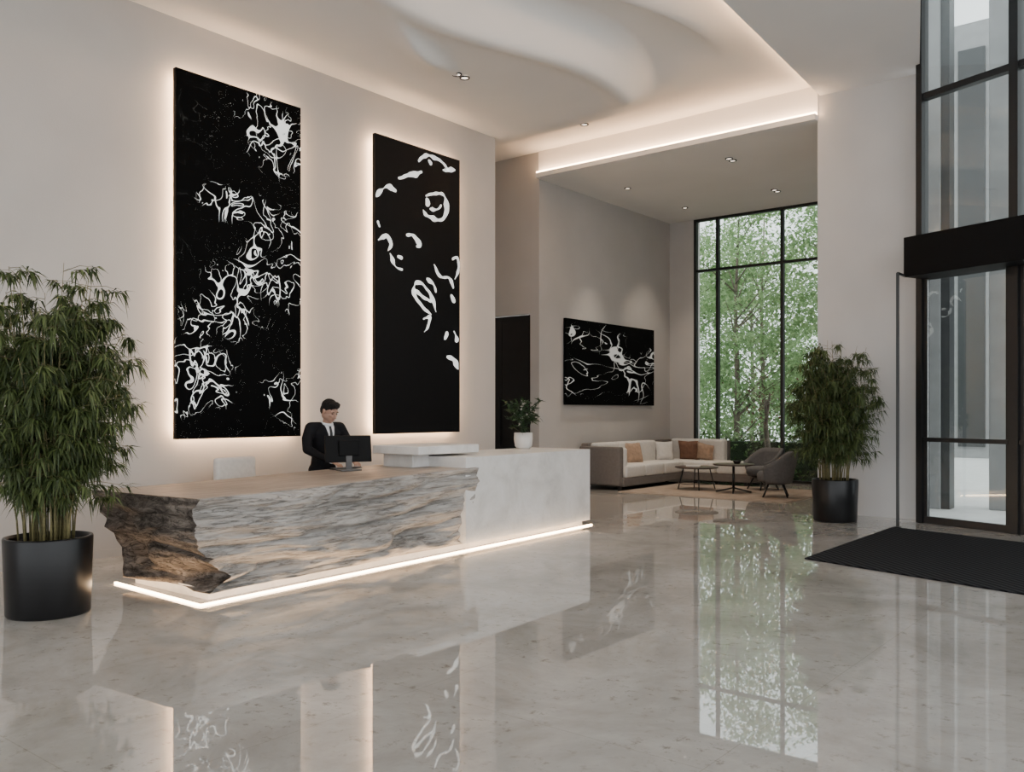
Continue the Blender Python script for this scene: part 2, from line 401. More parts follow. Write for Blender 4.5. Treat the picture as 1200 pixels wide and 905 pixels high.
box('post_foot', -3.51, -3.435, 12.78, 12.855, 0.0, 0.012, M_black, gs)
box('post_bracket', -3.485, -3.46, 12.82, 13.20, 3.50, 3.53, M_black, gs)

def matmat():
    m, nt, b = newmat('mat_ribbed')
    tc = N(nt, 'ShaderNodeTexCoord')
    w = N(nt, 'ShaderNodeTexWave', Scale=6.0, Distortion=0.3); w.bands_direction = 'DIAGONAL'
    nt.links.new(tc.outputs['Object'], w.inputs['Vector'])
    nt.links.new(ramp(nt, w.outputs[0], [(0.2, (0.005, 0.005, 0.006)), (0.8, (0.026, 0.027, 0.03))]), b.inputs['Base Color'])
    b.inputs['Roughness'].default_value = 0.95; b.inputs['Specular IOR Level'].default_value = 0.15
    bp = N(nt, 'ShaderNodeBump', Strength=0.5, Distance=0.01); nt.links.new(w.outputs[0], bp.inputs['Height']); nt.links.new(bp.outputs[0], b.inputs['Normal'])
    return m
prism('entrance_mat', [(-3.51, 9.42), (0.9, 8.10), (0.9, 11.35), (-3.51, 12.72)], 0.0, 0.014, matmat())

# ---------------------------------------------------------------- art panels
def panel(name, yc, zc, w, h, X, mat, led=True):
    e = empty(name, (X, yc, zc)); o = 0.05 if led else -0.03
    box('art_face', 0.085+o, 0.11+o, -w/2, w/2, -h/2, h/2, mat, e)
    box('frame_body', 0.05+o, 0.084+o, -w/2, w/2, -h/2, h/2, M_blackm, e)
    box('standoff', 0.0, 0.05+o, -w/2+0.2, w/2-0.2, -h/2+0.2, h/2-0.2, M_blackm, e)
    if led:
        g = 0.05
        for k, (a, b_, c, d) in enumerate([(-w/2+g, -w/2+g+0.03, -h/2+g, h/2-g), (w/2-g-0.03, w/2-g, -h/2+g, h/2-g)]):
            box('led_v%d' % k, 0.060, 0.095, a, b_, c, d, M_ledp, e)
        for k, (c, d) in enumerate([(-h/2+g, -h/2+g+0.03), (h/2-g-0.03, h/2-g)]):
            box('led_h%d' % k, 0.060, 0.095, -w/2+g+0.03, w/2-g-0.03, c, d, M_ledp, e)
    return e
W1, H1 = 1.76, 4.28
def el(s, t, rs, rt, w=W1, h=H1): return ((s-0.5)*w, (0.5-t)*h, rs*w, rt*h)
ink1 = inkmat('ink_art_tall', 1.9, 1.3, 0.016, [el(.80, .10, .30, .10), el(.40, .34, .30, .045), el(.78, .42, .26, .10), el(.62, .54, .34, .08),
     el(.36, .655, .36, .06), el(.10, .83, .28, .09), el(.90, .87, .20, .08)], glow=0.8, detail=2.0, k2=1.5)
panel('art_panel', 6.33, 3.42, W1, H1, XW, ink1)
p2 = panel('art_panel', 9.40, 3.42, 1.78, H1, XW, M_blackm)
M_ink = emit('ink_white_glow', (0.85, 0.88, 0.86), 0.8)  # unlit ink given emission so the strokes look bright
strokes = [([(0, .21), (.06, .19), (.13, .168), (.23, .175)], .05), ([(.25, .13), (.4, .105), (.53, .085)], .05), ([(.48, .05), (.58, .022), (.74, .022), (.86, .05)], .045),
 ([(.78, .055), (.94, .04)], .05), ([(.57, .165), (.70, .145), (.80, .15), (.83, .2), (.76, .235), (.6, .235), (.54, .215)], .06), ([(.6, .2), (.58, .17)], .05), ([(.62, .21), (.72, .20), (.76, .18)], .035),
 ([(.34, .315), (.42, .312), (.5, .34), (.46, .352)], .05), ([(.03, .355), (.12, .335), (.17, .36), (.14, .385)], .05), ([(.16, .39), (.22, .43), (.3, .44)], .055), ([(.24, .395), (.30, .40)], .04),
 ([(.64, .58), (.52, .555), (.43, .51), (.46, .475), (.56, .485), (.66, .53), (.70, .57)], .05), ([(.44, .50), (.56, .525), (.64, .535)], .045),
 ([(.58, .455), (.66, .47), (.70, .50)], .04), ([(.67, .40), (.75, .44), (.86, .44), (.92, .475)], .05), ([(.90, .37), (.97, .36), (.98, .41), (.93, .44)], .04),
 ([(.54, .6), (.62, .59), (.6, .625), (.55, .645)], .04), ([(.88, .50), (.94, .525)], .06), ([(.80, .665), (.84, .635)], .05), ([(.92, .63), (.97, .67)], .05),
 ([(.83, .725), (.92, .735), (.98, .77)], .05), ([(.02, .29), (.05, .31)], .03), ([(.60, .035), (.64, .05)], .03)]
V = []; F = []
def cr(p0, p1, p2_, p3, t):
    return 0.5*((2*p1)+(p2_-p0)*t+(2*p0-5*p1+4*p2_-p3)*t*t+(3*p1-p0-3*p2_+p3)*t**3)
for pts, wd in strokes:
    P = [Vector(((s-0.5)*1.78, (0.5-t)*H1)) for s, t in pts]
    P = [P[0]]+P+[P[-1]]; path = []
    for i in range(len(P)-3):
        for k in range(8): path.append(cr(P[i], P[i+1], P[i+2], P[i+3], k/8))
    path.append(P[-1]); n = len(path); b0 = len(V)
    for i, p in enumerate(path):
        d = (path[min(i+1, n-1)]-path[max(i-1, 0)]).normalized(); q = Vector((-d.y, d.x))
        e_ = min(i, n-1-i)/n
        ww = wd*(0.40+0.75*min(1, e_*5))*(0.75+0.9*noise.noise(Vector((p.x*9, p.y*9, 1))))
        off = q*0.018*noise.noise(Vector((p.x*7, p.y*7, 4)))
        for sg in (1, -1):
            r = p+off+q*sg*ww*0.70; V.append((0.162, max(-.885, min(.885, r.x)), r.y))
    for i in range(n-1): F.append((b0+2*i, b0+2*i+1, b0+2*i+3, b0+2*i+2))
pyd('ink_strokes', V, F, p2, (M_ink,))
e3 = [(-1.2, -.25, .9, .4), (0.1, 0.1, 1.0, .55), (1.1, -.1, .8, .55), (-1.1, .5, .7, .25)]
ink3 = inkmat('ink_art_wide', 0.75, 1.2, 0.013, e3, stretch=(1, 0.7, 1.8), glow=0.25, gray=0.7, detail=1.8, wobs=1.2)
panel('wall_painting', 16.5, 2.63, 3.6, 1.78, XL, ink3, led=False)

# ---------------------------------------------------------------- reception desk
DA = Vector((-6.52, 4.02)); DB = Vector((-6.88, 10.35))
def front(y): return DA.x+(DB.x-DA.x)*(y-DA.y)/(DB.y-DA.y)
desk = empty('reception_desk')
ZB = 0.075
def logdisp(p, amt):
    q = Vector((p.x*1.2, p.y*0.5, p.z*3.0))
    r = 1-abs(noise.noise(q*1.2+Vector((3, 1, 2))))*2
    a = noise.noise(Vector((p.x, p.y*0.8, p.z*2))*1.1)*0.17
    c = -max(0, r-0.62)*0.22
    r2 = 1-abs(noise.noise(Vector((p.x*2, p.y*0.8+0.5*p.z, p.z*6.5))))*2
    c2 = -max(0, r2-0.80)*0.12
    d = noise.noise(Vector((p.x*3, p.y*1.8, p.z*11)))*0.028
    e = noise.noise(Vector((p.x*9, p.y*4, p.z*34)))*0.012
    h = -0.32*max(0, noise.noise(Vector((1.7, p.y*1.2, 0.5)))+0.18)*max(0, 1-abs(p.z-0.24)/0.17)
    return (a+c+c2+d+e+h)*amt
YA, YE = 3.84, 7.72
cs = []
for i in range(15): cs.append(('t', i/15))
for i in range(64): cs.append(('f', i/64))
for i in range(12): cs.append(('b', i/12))
for i in range(12): cs.append(('k', i/12))
n = 320; m = len(cs); V = []; F = []; fm = []
UN = 0.12
def logpt(y, kind, f):
    live = 0.07*noise.noise(Vector((y*1.3, 2.2, 0)))+0.025*noise.noise(Vector((y*5, 7.2, 0)))
    xf = front(y)+0.04+live; xb = -8.02; ht = 0.885+0.065*sst(4, 7.8, y)
    if kind == 't': p = Vector((xb+(xf-xb)*f, y, ht)); nrm = Vector((0, 0, 0))
    elif kind == 'f':
        z = ht+(ZB-ht)*f; zz = (z-ZB)/(ht-ZB)
        under = UN*max(0.0, 1-zz)**1.6
        p = Vector((xf-under, y, z)); nrm = Vector((1, 0, 0.1))
    elif kind == 'b': p = Vector((xf-UN+(xb+0.15-(xf-UN))*f, y, ZB)); nrm = Vector((0, 0, 0))
    else: p = Vector((xb+0.15*(1-f), y, ZB+(ht-ZB)*f)); nrm = Vector((-0.3, 0, 0))
    if kind == 'f':
        w = min(1, f*9+0.15)
        p += nrm*logdisp(p, 0.75*w+0.1)
        if f > 0.75: p.z += 0.06*(0.5+noise.noise(Vector((y*2.3, 5, 1))))*(f-0.75)*4
    return p
def endwarp(p, side):
    zz = max(0.0, min(1.0, (p.z-ZB)/0.8))
    if side == 0:
        prof = 0.20*(1-zz)**1.5
        slant = (p.x+8.02)/1.6*0.16
        r = logdisp(Vector((p.y*1.0+4, p.x*1.2, p.z*1.3)), 1.0)*min(1, (1.02-zz)*6)
        return YA+prof+slant-r*1.0
    return YE-0.10*(1-zz)+logdisp(Vector((p.x, p.y+9, p.z)), 0.5)*min(1, (1.02-zz)*6)
for j in range(n+1):
    u = j/n
    for (k, f) in cs:
        y = YA+(YE-YA)*u
        p = logpt(y, k, f)
        ys = endwarp(Vector((p.x, YA, p.z)), 0); ye = endwarp(Vector((p.x, YE, p.z)), 1)
        V.append((p.x, ys+(ye-ys)*u, p.z))
for j in range(n):
    for i in range(m):
        i2 = (i+1) % m
        F.append((j*m+i, j*m+i2, (j+1)*m+i2, (j+1)*m+i)); fm.append(0 if cs[i][0] == 't' else 1)
def cap(j, side):
    rings = 26; idx = [j*m+i for i in range(m)]
    pts = [Vector(V[i]) for i in idx]
    cen = Vector((sum(p.x for p in pts)/m, 0, 0.5))
    prev = idx
    for r in range(1, rings+1):
        cur = []
        s = 1-r/rings
        for p in pts:
            q = Vector((cen.x+(p.x-cen.x)*s, (YA, YE)[side], cen.z+(p.z-cen.z)*s)); q.y = endwarp(q, side)
            V.append(tuple(q)); cur.append(len(V)-1)
        for i in range(m):
            i2 = (i+1) % m
            F.append((prev[i2], prev[i], cur[i], cur[i2]) if side == 0 else (prev[i], prev[i2], cur[i2], cur[i])); fm.append(2 if side == 0 else 1)
        prev = cur
cap(0, 0); cap(n, 1)
log = pyd('driftwood_log', V, F, desk, (M_wtop, M_wfront, M_wend))
for p, k in zip(log.data.polygons, fm): p.material_index = k; p.use_smooth = True

def dprism(name, xf_off, xb, ya, yb, z0, z1, mat):
    return prism(name, [(xb, ya), (front(ya)+xf_off, ya), (front(yb)+xf_off, yb), (xb, yb)], z0, z1, mat, desk)
dprism('plinth', -0.16, -7.9, 4.20, 10.33, 0.0, 0.09, M_stone)
dprism('stone_block', -0.04, -7.95, 7.55, 10.35, 0.075, 1.07, M_stone)
box('ledge_support', -7.85, -7.35, 7.28, 7.56, 0.90, 1.10, M_stone, desk, bev=0.01)
box('raised_ledge', -7.9, -7.12, 7.15, 8.20, 1.10, 1.20, M_stone, desk, bev=0.012)
def strip(ax, ay, bx, by, w=0.024, h=0.016, nm='led'):
    a = Vector((ax, ay)); b = Vector((bx, by)); d = (b-a).normalized(); q = Vector((-d.y, d.x))*w/2
    prism(nm, [tuple(a-q), tuple(b-q), tuple(b+q), tuple(a+q)], 0.0, h, M_leddesk, desk)
strip(front(4.02)-0.0, 4.02, front(10.36)-0.02, 10.36, nm='led_front')
strip(-8.0, 4.06, front(4.02)-0.02, 4.02, nm='led_end')

# monitor
mon = empty('computer_monitor', (-7.68, 6.58, 0.940), math.radians(-22))
box('screen_housing', 0, 0.035, -0.27, 0.27, 0.09, 0.39, M_blackm, mon, bev=0.008, fn=lambda c: (c.x-0.12*(c.z-0.25)*1.0, c.y, c.z))
box('screen_bulge', 0.03, 0.06, -0.12, 0.12, 0.16, 0.34, M_blackm, mon, bev=0.012)
box('stand_neck', 0.03, 0.055, -0.035, 0.035, 0.0, 0.22, M_grey, mon, bev=0.005)
box('stand_base', -0.06, 0.14, -0.12, 0.12, -0.005, 0.012, M_grey, mon, bev=0.004)
kb = empty('keyboard', (-7.90, 6.74, 0.936))
box('key_tray', -0.06, 0.06, -0.2, 0.2, 0, 0.012, M_blackm, kb, bev=0.003)
for r in range(4):
    box('key_row_%d' % r, -0.052+r*0.027, -0.030+r*0.027, -0.19, 0.19, 0.012, 0.018, M_grey, kb, bev=0.002)

# desk flowers
fl = empty('potted_flowers', (-7.72, 9.85, 1.071))
lathe('pot', [(0.0, 0), (0.09, 0), (0.12, 0.04), (0.135, 0.14), (0.13, 0.23), (0.118, 0.23), (0.115, 0.20), (0.0, 0.20)], M_white, fl)
V = []; F = []; V2 = []; F2 = []; V3 = []; F3 = []
for i in range(36):
    a = random.uniform(0, 6.28); r = random.uniform(0.05, 0.32); h = random.uniform(0.36, 0.84)-r*0.5
    tip = Vector((r*math.cos(a), r*math.sin(a), h)); mid = Vector((tip.x*0.3, tip.y*0.3, 0.2+h*0.4))
    tube(V3, F3, [(tip.x*.1, tip.y*.1, 0.2), mid, tip], [0.003]*3, 5)
    for k in range(9):
        d = Vector((random.uniform(-1, 1), random.uniform(-1, 1), random.uniform(-.3, .8)))
        leaf(V, F, tip.lerp(mid, random.random()*0.6), d, random.uniform(0.07, 0.14), 0.045, 0.2)
    if i % 4 == 0:
        for k in range(12):
            d = Vector((random.uniform(-1, 1), random.uniform(-1, 1), random.uniform(-.6, 1)))
            leaf(V2, F2, tip, d, 0.05, 0.035, 0.1)
pyd('leaves', V, F, fl, (M_dleaf,)); pyd('blooms', V2, F2, fl, (M_bloom,)); pyd('stems', V3, F3, fl, (M_dleaf,))

# ---------------------------------------------------------------- bamboo planters
def bamboo(x, y, seed, R=0.62, top=2.75, nleaf=5200, ymax=9):
    random.seed(seed)
    e = empty('potted_bamboo', (x, y, 0))
    lathe('planter', [(0.0, 0.0), (0.295, 0.0), (0.305, 0.015), (0.325, 0.60), (0.32, 0.612), (0.30, 0.612), (0.295, 0.58), (0.29, 0.54), (0, 0.54)], M_pot, e, 64)
    lathe('soil', [(0.0, 0.555), (0.15, 0.56), (0.296, 0.55)], M_soil, e)
    V = []; F = []; LV = []; LF = []; ends = []; NC = 54
    for i in range(NC):
        a = random.uniform(0, 6.283); r0 = 0.22*math.sqrt(random.random())
        lean = random.uniform(0.10, 1.0)*R*0.82; h = top-0.10-(lean/R)**2*0.75-random.uniform(0, .5)
        a2 = a+random.uniform(-.6, .6)
        pts = []
        for k in range(9):
            t = k/8
            rr = lean*t**1.8
            pts.append(Vector((r0*math.cos(a)+rr*math.cos(a2), r0*math.sin(a)+rr*math.sin(a2), 0.55+(h-0.55)*t-0.10*max(0, t-.75)*4*lean)))
        tube(V, F, pts, [0.008*(1-0.75*k/8) for k in range(9)], 6)
        ends.append(pts)
    per = nleaf//(NC*9)
    for pts in ends:
        for t in range(9):
            tt = 0.24+0.76*(t+random.random())/9
            f = tt*8; k = min(7, int(f)); p = pts[k].lerp(pts[k+1], f-k)
            a = random.uniform(0, 6.28)
            L = random.uniform(0.14, 0.38)*(1.15 if tt < 0.8 else 0.75)
            out = Vector((math.cos(a), math.sin(a), random.uniform(-.1, .45)))
            q = p+out*L
            rad = math.hypot(q.x, q.y)
            if rad > R: q.x *= R/rad; q.y *= R/rad
            q.z -= 0.05
            tube(V, F, [p, p.lerp(q, .5)+Vector((0, 0, .03)), q], [0.003, 0.0022, 0.0012], 4)
            for j in range(per):
                b = p.lerp(q, random.uniform(0.25, 1.0))
                d = Vector((q.x-p.x, q.y-p.y, 0))*1.8+Vector((random.uniform(-1, 1), random.uniform(-1, 1), random.uniform(-1.0, .3)))
                if b.y > ymax-0.18: d.y = -abs(d.y)
                leaf(LV, LF, b, d, random.uniform(0.08, 0.15), random.uniform(0.013, 0.021), random.uniform(0.2, 0.8))
    pyd('culms', V, F, e, (M_culm,), True); pyd('foliage', LV, LF, e, (M_leaf,))
    return e
bamboo(-7.26, 3.14, 11, R=0.68, top=2.90, nleaf=22000)
bamboo(-4.40, 13.02, 23, R=0.66, top=2.80, nleaf=18500, ymax=0.84)

# ---------------------------------------------------------------- lounge
rug = prism('area_rug', [(-9.32, 14.95), (-5.9, 14.95), (-5.9, 17.66), (-9.32, 17.66)], 0.0, 0.014, M_rug)
sofa = empty('sectional_sofa')
box('end_shell', -10.40, -9.42, 15.15, 15.32, 0.10, 0.88, M_fabd, sofa, bev=0.03, seg=3)
box('back_shell_wall', -10.42, -10.25, 15.25, 18.85, 0.10, 0.94, M_fabd, sofa, bev=0.03, seg=3)
box('back_shell_window', -10.40, -8.75, 18.72, 18.88, 0.10, 0.94, M_fabd, sofa, bev=0.03, seg=3)
box('base_a', -10.35, -9.38, 15.25, 18.8, 0.08, 0.26, M_fabd, sofa, bev=0.02)
box('base_b', -9.4, -7.75, 17.72, 18.8, 0.08, 0.26, M_fabd, sofa, bev=0.02)
for fx, fy in ((-10.3, 15.3), (-9.5, 15.3), (-7.9, 17.8), (-7.9, 18.7), (-10.3, 18.7)):
    box('foot', fx-0.03, fx+0.03, fy-0.03, fy+0.03, 0.0, 0.09, M_black, sofa)
for k in range(3):
    box('seat_a%d' % k, -10.12, -9.36, 15.33+k*0.80, 16.12+k*0.80, 0.25, 0.50, M_fab, sofa, bev=0.05, seg=4)
    box('back_a%d' % k, -10.26, -10.02, 15.33+k*0.80, 16.12+k*0.80, 0.45, 0.95, M_fab, sofa, bev=0.06, seg=4)
box('seat_corner', -10.12, -9.37, 17.74, 18.6, 0.25, 0.50, M_fab, sofa, bev=0.05, seg=4)
box('seat_b0', -9.36, -8.56, 17.70, 18.6, 0.25, 0.50, M_fab, sofa, bev=0.05, seg=4)
box('seat_b1', -8.55, -7.74, 17.70, 18.6, 0.25, 0.50, M_fab, sofa, bev=0.05, seg=4)
box('back_b0', -10.1, -9.40, 18.50, 18.74, 0.45, 0.97, M_fab, sofa, bev=0.06, seg=4)
box('back_b1', -9.39, -8.75, 18.50, 18.74, 0.45, 0.97, M_fab, sofa, bev=0.06, seg=4)
box('end_arm_inner', -10.25, -9.40, 15.31, 15.45, 0.30, 0.86, M_fab, sofa, bev=0.05, seg=4)
def cushion(name, loc, rot, s, mat):
    V = []; F = []
    g = 13
    for sd in (1, -1):
        for j in range(g):
            for i in range(g):
                u = i/(g-1)*2-1; v = j/(g-1)*2-1
                h = (max(0, 1-u**4)*max(0, 1-v**4))**0.5*0.5
                pin = 1-0.08*(1-abs(u))*abs(v)-0.08*(1-abs(v))*abs(u)
                V.append((u*0.5*pin*s, sd*h*0.16, v*0.5*pin*s))
    for sd in range(2):
        for j in range(g-1):
            for i in range(g-1):
                a = sd*g*g+j*g+i; f = (a, a+1, a+g+1, a+g); F.append(f if sd else f[::-1])
    o = pyd(name, V, F, sofa, (mat,), True); o.location = loc; o.rotation_euler = rot; return o
cushion('cushion_a', (-9.92, 16.55, 0.70), (math.radians(-15), 0, math.radians(75)), 0.46, M_cusht)
cushion('cushion_b', (-9.55, 18.38, 0.70), (math.radians(15), 0, math.radians(10)), 0.48, M_cushb)
cushion('cushion_c', (-9.12, 18.34, 0.68), (math.radians(18), math.radians(12), 0), 0.42, M_cusht)
cushion('cushion_d', (-9.92, 17.9, 0.70), (math.radians(-10), 0, math.radians(55)), 0.44, M_fab)

def table(x, y, r, h, ped):
    e = empty('coffee_table', (x, y, 0.015))
    lathe('top', [(0, h-0.03), (r-0.02, h-0.03), (r, h-0.015), (r, h-0.005), (r-0.01, h), (0, h)], M_tabletop, e, 64)
    if ped:
        rod('stem', [(0, 0, 0.03), (0, 0, h-0.03)], 0.025, M_black, e)
        for k in range(4):
            a = k*math.pi/2+0.4; rod('foot_%d' % k, [(0, 0, 0.09), (0.16*math.cos(a), 0.16*math.sin(a), 0.05), (r*0.85*math.cos(a), r*0.85*math.sin(a), 0.012)], 0.016, M_black, e)
    else:
        for k in range(4):
            a = k*math.pi/2+0.6; rod('leg_%d' % k, [(r*0.6*math.cos(a), r*0.6*math.sin(a), h-0.03), (r*0.85*math.cos(a), r*0.85*math.sin(a), 0.0)], 0.012, M_black, e)
        pts = [(r*0.83*math.cos(a*math.pi/16), r*0.83*math.sin(a*math.pi/16), 0.12) for a in range(33)]
        rod('ring', pts, 0.008, M_black, e)
    return e
table(-8.35, 16.40, 0.44, 0.46, False)
table(-7.45, 16.20, 0.40, 0.56, True)
bk = empty('magazine', (-8.40, 16.35, 0.477), 0.4); box('cover', -0.14, 0.14, -0.1, 0.1, 0, 0.02, M_white, bk)
vb = empty('small_bowl', (-7.40, 16.25, 0.577)); lathe('bowl', [(0, 0), (0.05, 0), (0.09, 0.06), (0.085, 0.06), (0.045, 0.01), (0, 0.01)], M_black, vb, 32)

def tub_chair(x, y, rz, mat):
    e = empty('lounge_armchair', (x, y, 0.015), rz)
    V = []; F = []; n = 32; th = 0.055
    zs = 7
    for side in range(2):
        for i in range(n+1):
            a = math.radians(-125+250*i/n)
            c = abs(i/n*2-1); topz = 0.84-0.28*sst(0.35, 1.0, c)
            for k in range(zs):
                t = k/(zs-1); z = 0.26+(topz-0.26)*t
                R = 0.29+0.11*t**0.8-(th if side else 0)
                V.append((-R*math.cos(a)*1.0, R*math.sin(a)*1.05, z))
    def id_(s, i, k): return s*(n+1)*zs+i*zs+k
    for i in range(n):
        for k in range(zs-1):
            F.append((id_(0, i, k), id_(0, i, k+1), id_(0, i+1, k+1), id_(0, i+1, k)))
            F.append((id_(1, i, k), id_(1, i+1, k), id_(1, i+1, k+1), id_(1, i, k+1)))
        F.append((id_(0, i, zs-1), id_(1, i, zs-1), id_(1, i+1, zs-1), id_(0, i+1, zs-1)))
        F.append((id_(0, i, 0), id_(0, i+1, 0), id_(1, i+1, 0), id_(1, i, 0)))
    for i in (0, n):
        for k in range(zs-1): F.append((id_(0, i, k), id_(1, i, k), id_(1, i, k+1), id_(0, i, k+1)))
    pyd('shell', V, F, e, (mat,), True)
    lathe('seat_cushion', [(0, 0.29), (0.27, 0.29), (0.305, 0.33), (0.31, 0.42), (0.27, 0.47), (0, 0.48)], mat, e, 40, loc=(0.03, 0, 0))
    lathe('seat_pan', [(0, 0.24), (0.22, 0.24), (0.27, 0.29), (0, 0.29)], M_black, e, 40)
    for k in range(4):
        a = math.pi/4+k*math.pi/2
        rod('leg_%d' % k, [(0.17*math.cos(a), 0.17*math.sin(a), 0.26), (0.31*math.cos(a), 0.31*math.sin(a), 0.0)], 0.015, M_black, e)
    return e
tub_chair(-6.45, 15.85, math.radians(200), M_grey)
tub_chair(-7.25, 17.15, math.radians(-120), M_grey)

# ---------------------------------------------------------------- desk chair behind the counter
ch = empty('reception_chair', (-8.72, 6.02, 0), math.radians(10))
box('chair_back', -0.30, -0.20, -0.30, 0.30, 0.55, 1.07, M_fab, ch, bev=0.04, seg=4)
box('chair_seat', -0.22, 0.27, -0.28, 0.28, 0.42, 0.54, M_fab, ch, bev=0.045, seg=4)
box('arm_l', -0.22, 0.15, -0.33, -0.27, 0.62, 0.72, M_fab, ch, bev=0.02, seg=3)
box('arm_r', -0.22, 0.15, 0.27, 0.33, 0.62, 0.72, M_fab, ch, bev=0.02, seg=3)
box('back_bracket', -0.26, -0.16, -0.05, 0.05, 0.38, 0.62, M_black, ch)
rod('gas_column', [(0, 0, 0.08), (0, 0, 0.42)], 0.03, M_black, ch)
for k in range(5):
    a = k*2*math.pi/5; rod('spoke_%d' % k, [(0, 0, 0.10), (0.28*math.cos(a), 0.28*math.sin(a), 0.05)], 0.018, M_black, ch)
    lathe('caster_%d' % k, [(0, 0), (0.02, 0), (0.028, 0.028), (0.02, 0.05), (0, 0.05)], M_black, ch, 12, loc=(0.28*math.cos(a), 0.28*math.sin(a), 0))

# ---------------------------------------------------------------- receptionist
M_suit = simple('suit_black', (0.005, 0.005, 0.007), 0.75, 0.2, 30, spec=0.2)
M_shirt = simple('shirt_white', (0.75, 0.76, 0.78), 0.7, 0.03, 20)
M_skin = simple('skin', (0.40, 0.24, 0.175), 0.5, 0.05, 10)
M_hair = simple('hair_dark', (0.005, 0.004, 0.004), 0.6, 0.4, 60, bump=0.5, bscale=180, stretch=(1, 4, 1), spec=0.25)
M_tie = simple('tie_black', (0.008, 0.008, 0.011), 0.5, 0.1, 50)
M_eye = simple('eye_dark', (0.02, 0.015, 0.012), 0.2, 0.1, 10)
M_lip = simple('lip', (0.28, 0.13, 0.105), 0.5, 0.05, 10)
M_shoe = simple('shoe_leather', (0.01, 0.009, 0.009), 0.25, 0.1, 10)
class Blob:
    def __init__(s): s.bm = bmesh.new()
    def ell(s, c, r, rot=None, sub=3):
        g = bmesh.ops.create_icosphere(s.bm, subdivisions=sub, radius=1)
        M = Matrix.Translation(Vector(c)) @ (rot.to_matrix().to_4x4() if rot else Matrix.Identity(4)) @ Matrix.Diagonal((*r, 1))
        for v in g['verts']: v.co = M @ v.co
    def chain(s, pts, rs, sub=2):
        for a in range(len(pts)-1):
            p, q = Vector(pts[a]), Vector(pts[a+1]); r0, r1 = rs[a], rs[a+1]
            r0 = r0 if isinstance(r0, tuple) else (r0,)*3; r1 = r1 if isinstance(r1, tuple) else (r1,)*3
            k = max(2, int((q-p).length/(min(min(r0), min(r1))*0.3)))
            for i in range(k+1):
                t = i/k; s.ell(p.lerp(q, t), tuple(r0[j]*(1-t)+r1[j]*t for j in range(3)), None, sub)
    def make(s, name, vox, mat, parent, smooth=2):
        me = bpy.data.meshes.new(name); s.bm.to_mesh(me); s.bm.free()
        o = bpy.data.objects.new(name, me); COL.objects.link(o)
        md = o.modifiers.new('r', 'REMESH'); md.mode = 'VOXEL'; md.voxel_size = vox
        if smooth:
            sm = o.modifiers.new('s', 'SMOOTH'); sm.iterations = smooth; sm.factor = 0.5
        dg = bpy.context.evaluated_depsgraph_get()
        nm = bpy.data.meshes.new_from_object(o.evaluated_get(dg)); bpy.data.objects.remove(o)
        return obj(name, nm, parent, (mat,), True)
man = empty('receptionist_man', (-8.44, 6.86, 0), math.radians(-4))
B = Blob()
B.chain([(-0.03, 0, .93), (-0.01, 0, 1.06), (0.015, 0, 1.20), (0.03, 0, 1.33), (0.04, 0, 1.405)],
        [(.115, .165, .10), (.110, .160, .09), (.128, .195, .09), (.120, .215, .08), (.085, .17, .05)])
for sg in (1, -1):
    B.chain([(0.04, sg*.10, 1.43), (.03, sg*.205, 1.40), (.055, sg*.275, 1.28), (.10, sg*.305, 1.155)], [.05, .078, .068, .058])
    B.chain([(.10, sg*.305, 1.155), (.24, sg*.235, 1.08), (.37, sg*.165, 1.03)], [.058, .048, .035])
    B.chain([(-.03, sg*.095, .90), (-.01, sg*.10, .52), (-.03, sg*.105, .12)], [(.10, .088, .09), (.068, .065, .065), (.052, .050, .05)])
B.ell((0.045, 0, 1.435), (.065, .09, .05))
body = B.make('suited_body', 0.011, M_suit, man, 4)
for sg in (1, -1):
    Bf = Blob(); Bf.ell((.03, sg*.11, .045), (.14, .048, .042)); Bf.ell((-.06, sg*.108, .05), (.06, .042, .048)); Bf.ell((.10, sg*.115, .035), (.075, .05, .033))
    Bf.make('shoe', 0.008, M_shoe, man)
tree_ = BVHTree.FromPolygons([v.co.copy() for v in body.data.vertices], [tuple(p.vertices) for p in body.data.polygons])
def patch(name, fn, nu, nv, mat, off):
    V = []; F = []
    for j in range(nv+1):
        for i in range(nu+1):
            y, z = fn(i/nu, j/nv)
            hit = tree_.ray_cast(Vector((1, y, z)), Vector((-1, 0, 0)))
            x = hit[0].x if hit[0] and hit[0].x > 0.0 else 0.09
            V.append((x+off, y, z))
    for j in range(nv):
        for i in range(nu):
            a = j*(nu+1)+i; F.append((a, a+1, a+nu+2, a+nu+1))
    pyd(name, V, F, man, (mat,), True)
patch('shirt_front', lambda u, v: ((u-.5)*2*(.006+.066*v), 1.16+.285*v), 8, 14, M_shirt, .005)
patch('tie', lambda u, v: ((u-.5)*2*(.026-.010*v), 1.16+.265*v), 4, 12, M_tie, .010)
for sg in (1, -1):
    patch('lapel', lambda u, v, sg=sg: (sg*((.004+.064*v)+u*(.012+.05*math.sin(min(1, v*1.25)*2.4))), 1.15+.29*v), 4, 14, M_suit, .012)
Bn = Blob(); Bn.chain([(.045, 0, 1.42), (.07, 0, 1.48), (.09, 0, 1.55)], [(.062, .062, .05), (.056, .056, .05), (.055, .055, .05)])
Bn.make('neck', 0.007, M_skin, man)
Bc = Blob()
for k in range(24):
    a = k/24*2*math.pi
    Bc.ell((.062+.064*math.cos(a), .066*math.sin(a), 1.458-.018*math.cos(a)), (.012, .012, .020), None, 2)
Bc.make('shirt_collar', 0.005, M_shirt, man, 1)
hd = empty('head', (.118, 0, 1.605)); hd.parent = man; hd.rotation_euler = (0, math.radians(26), math.radians(8)); hd.scale = (1.10, 1.10, 1.10)
Bh = Blob()
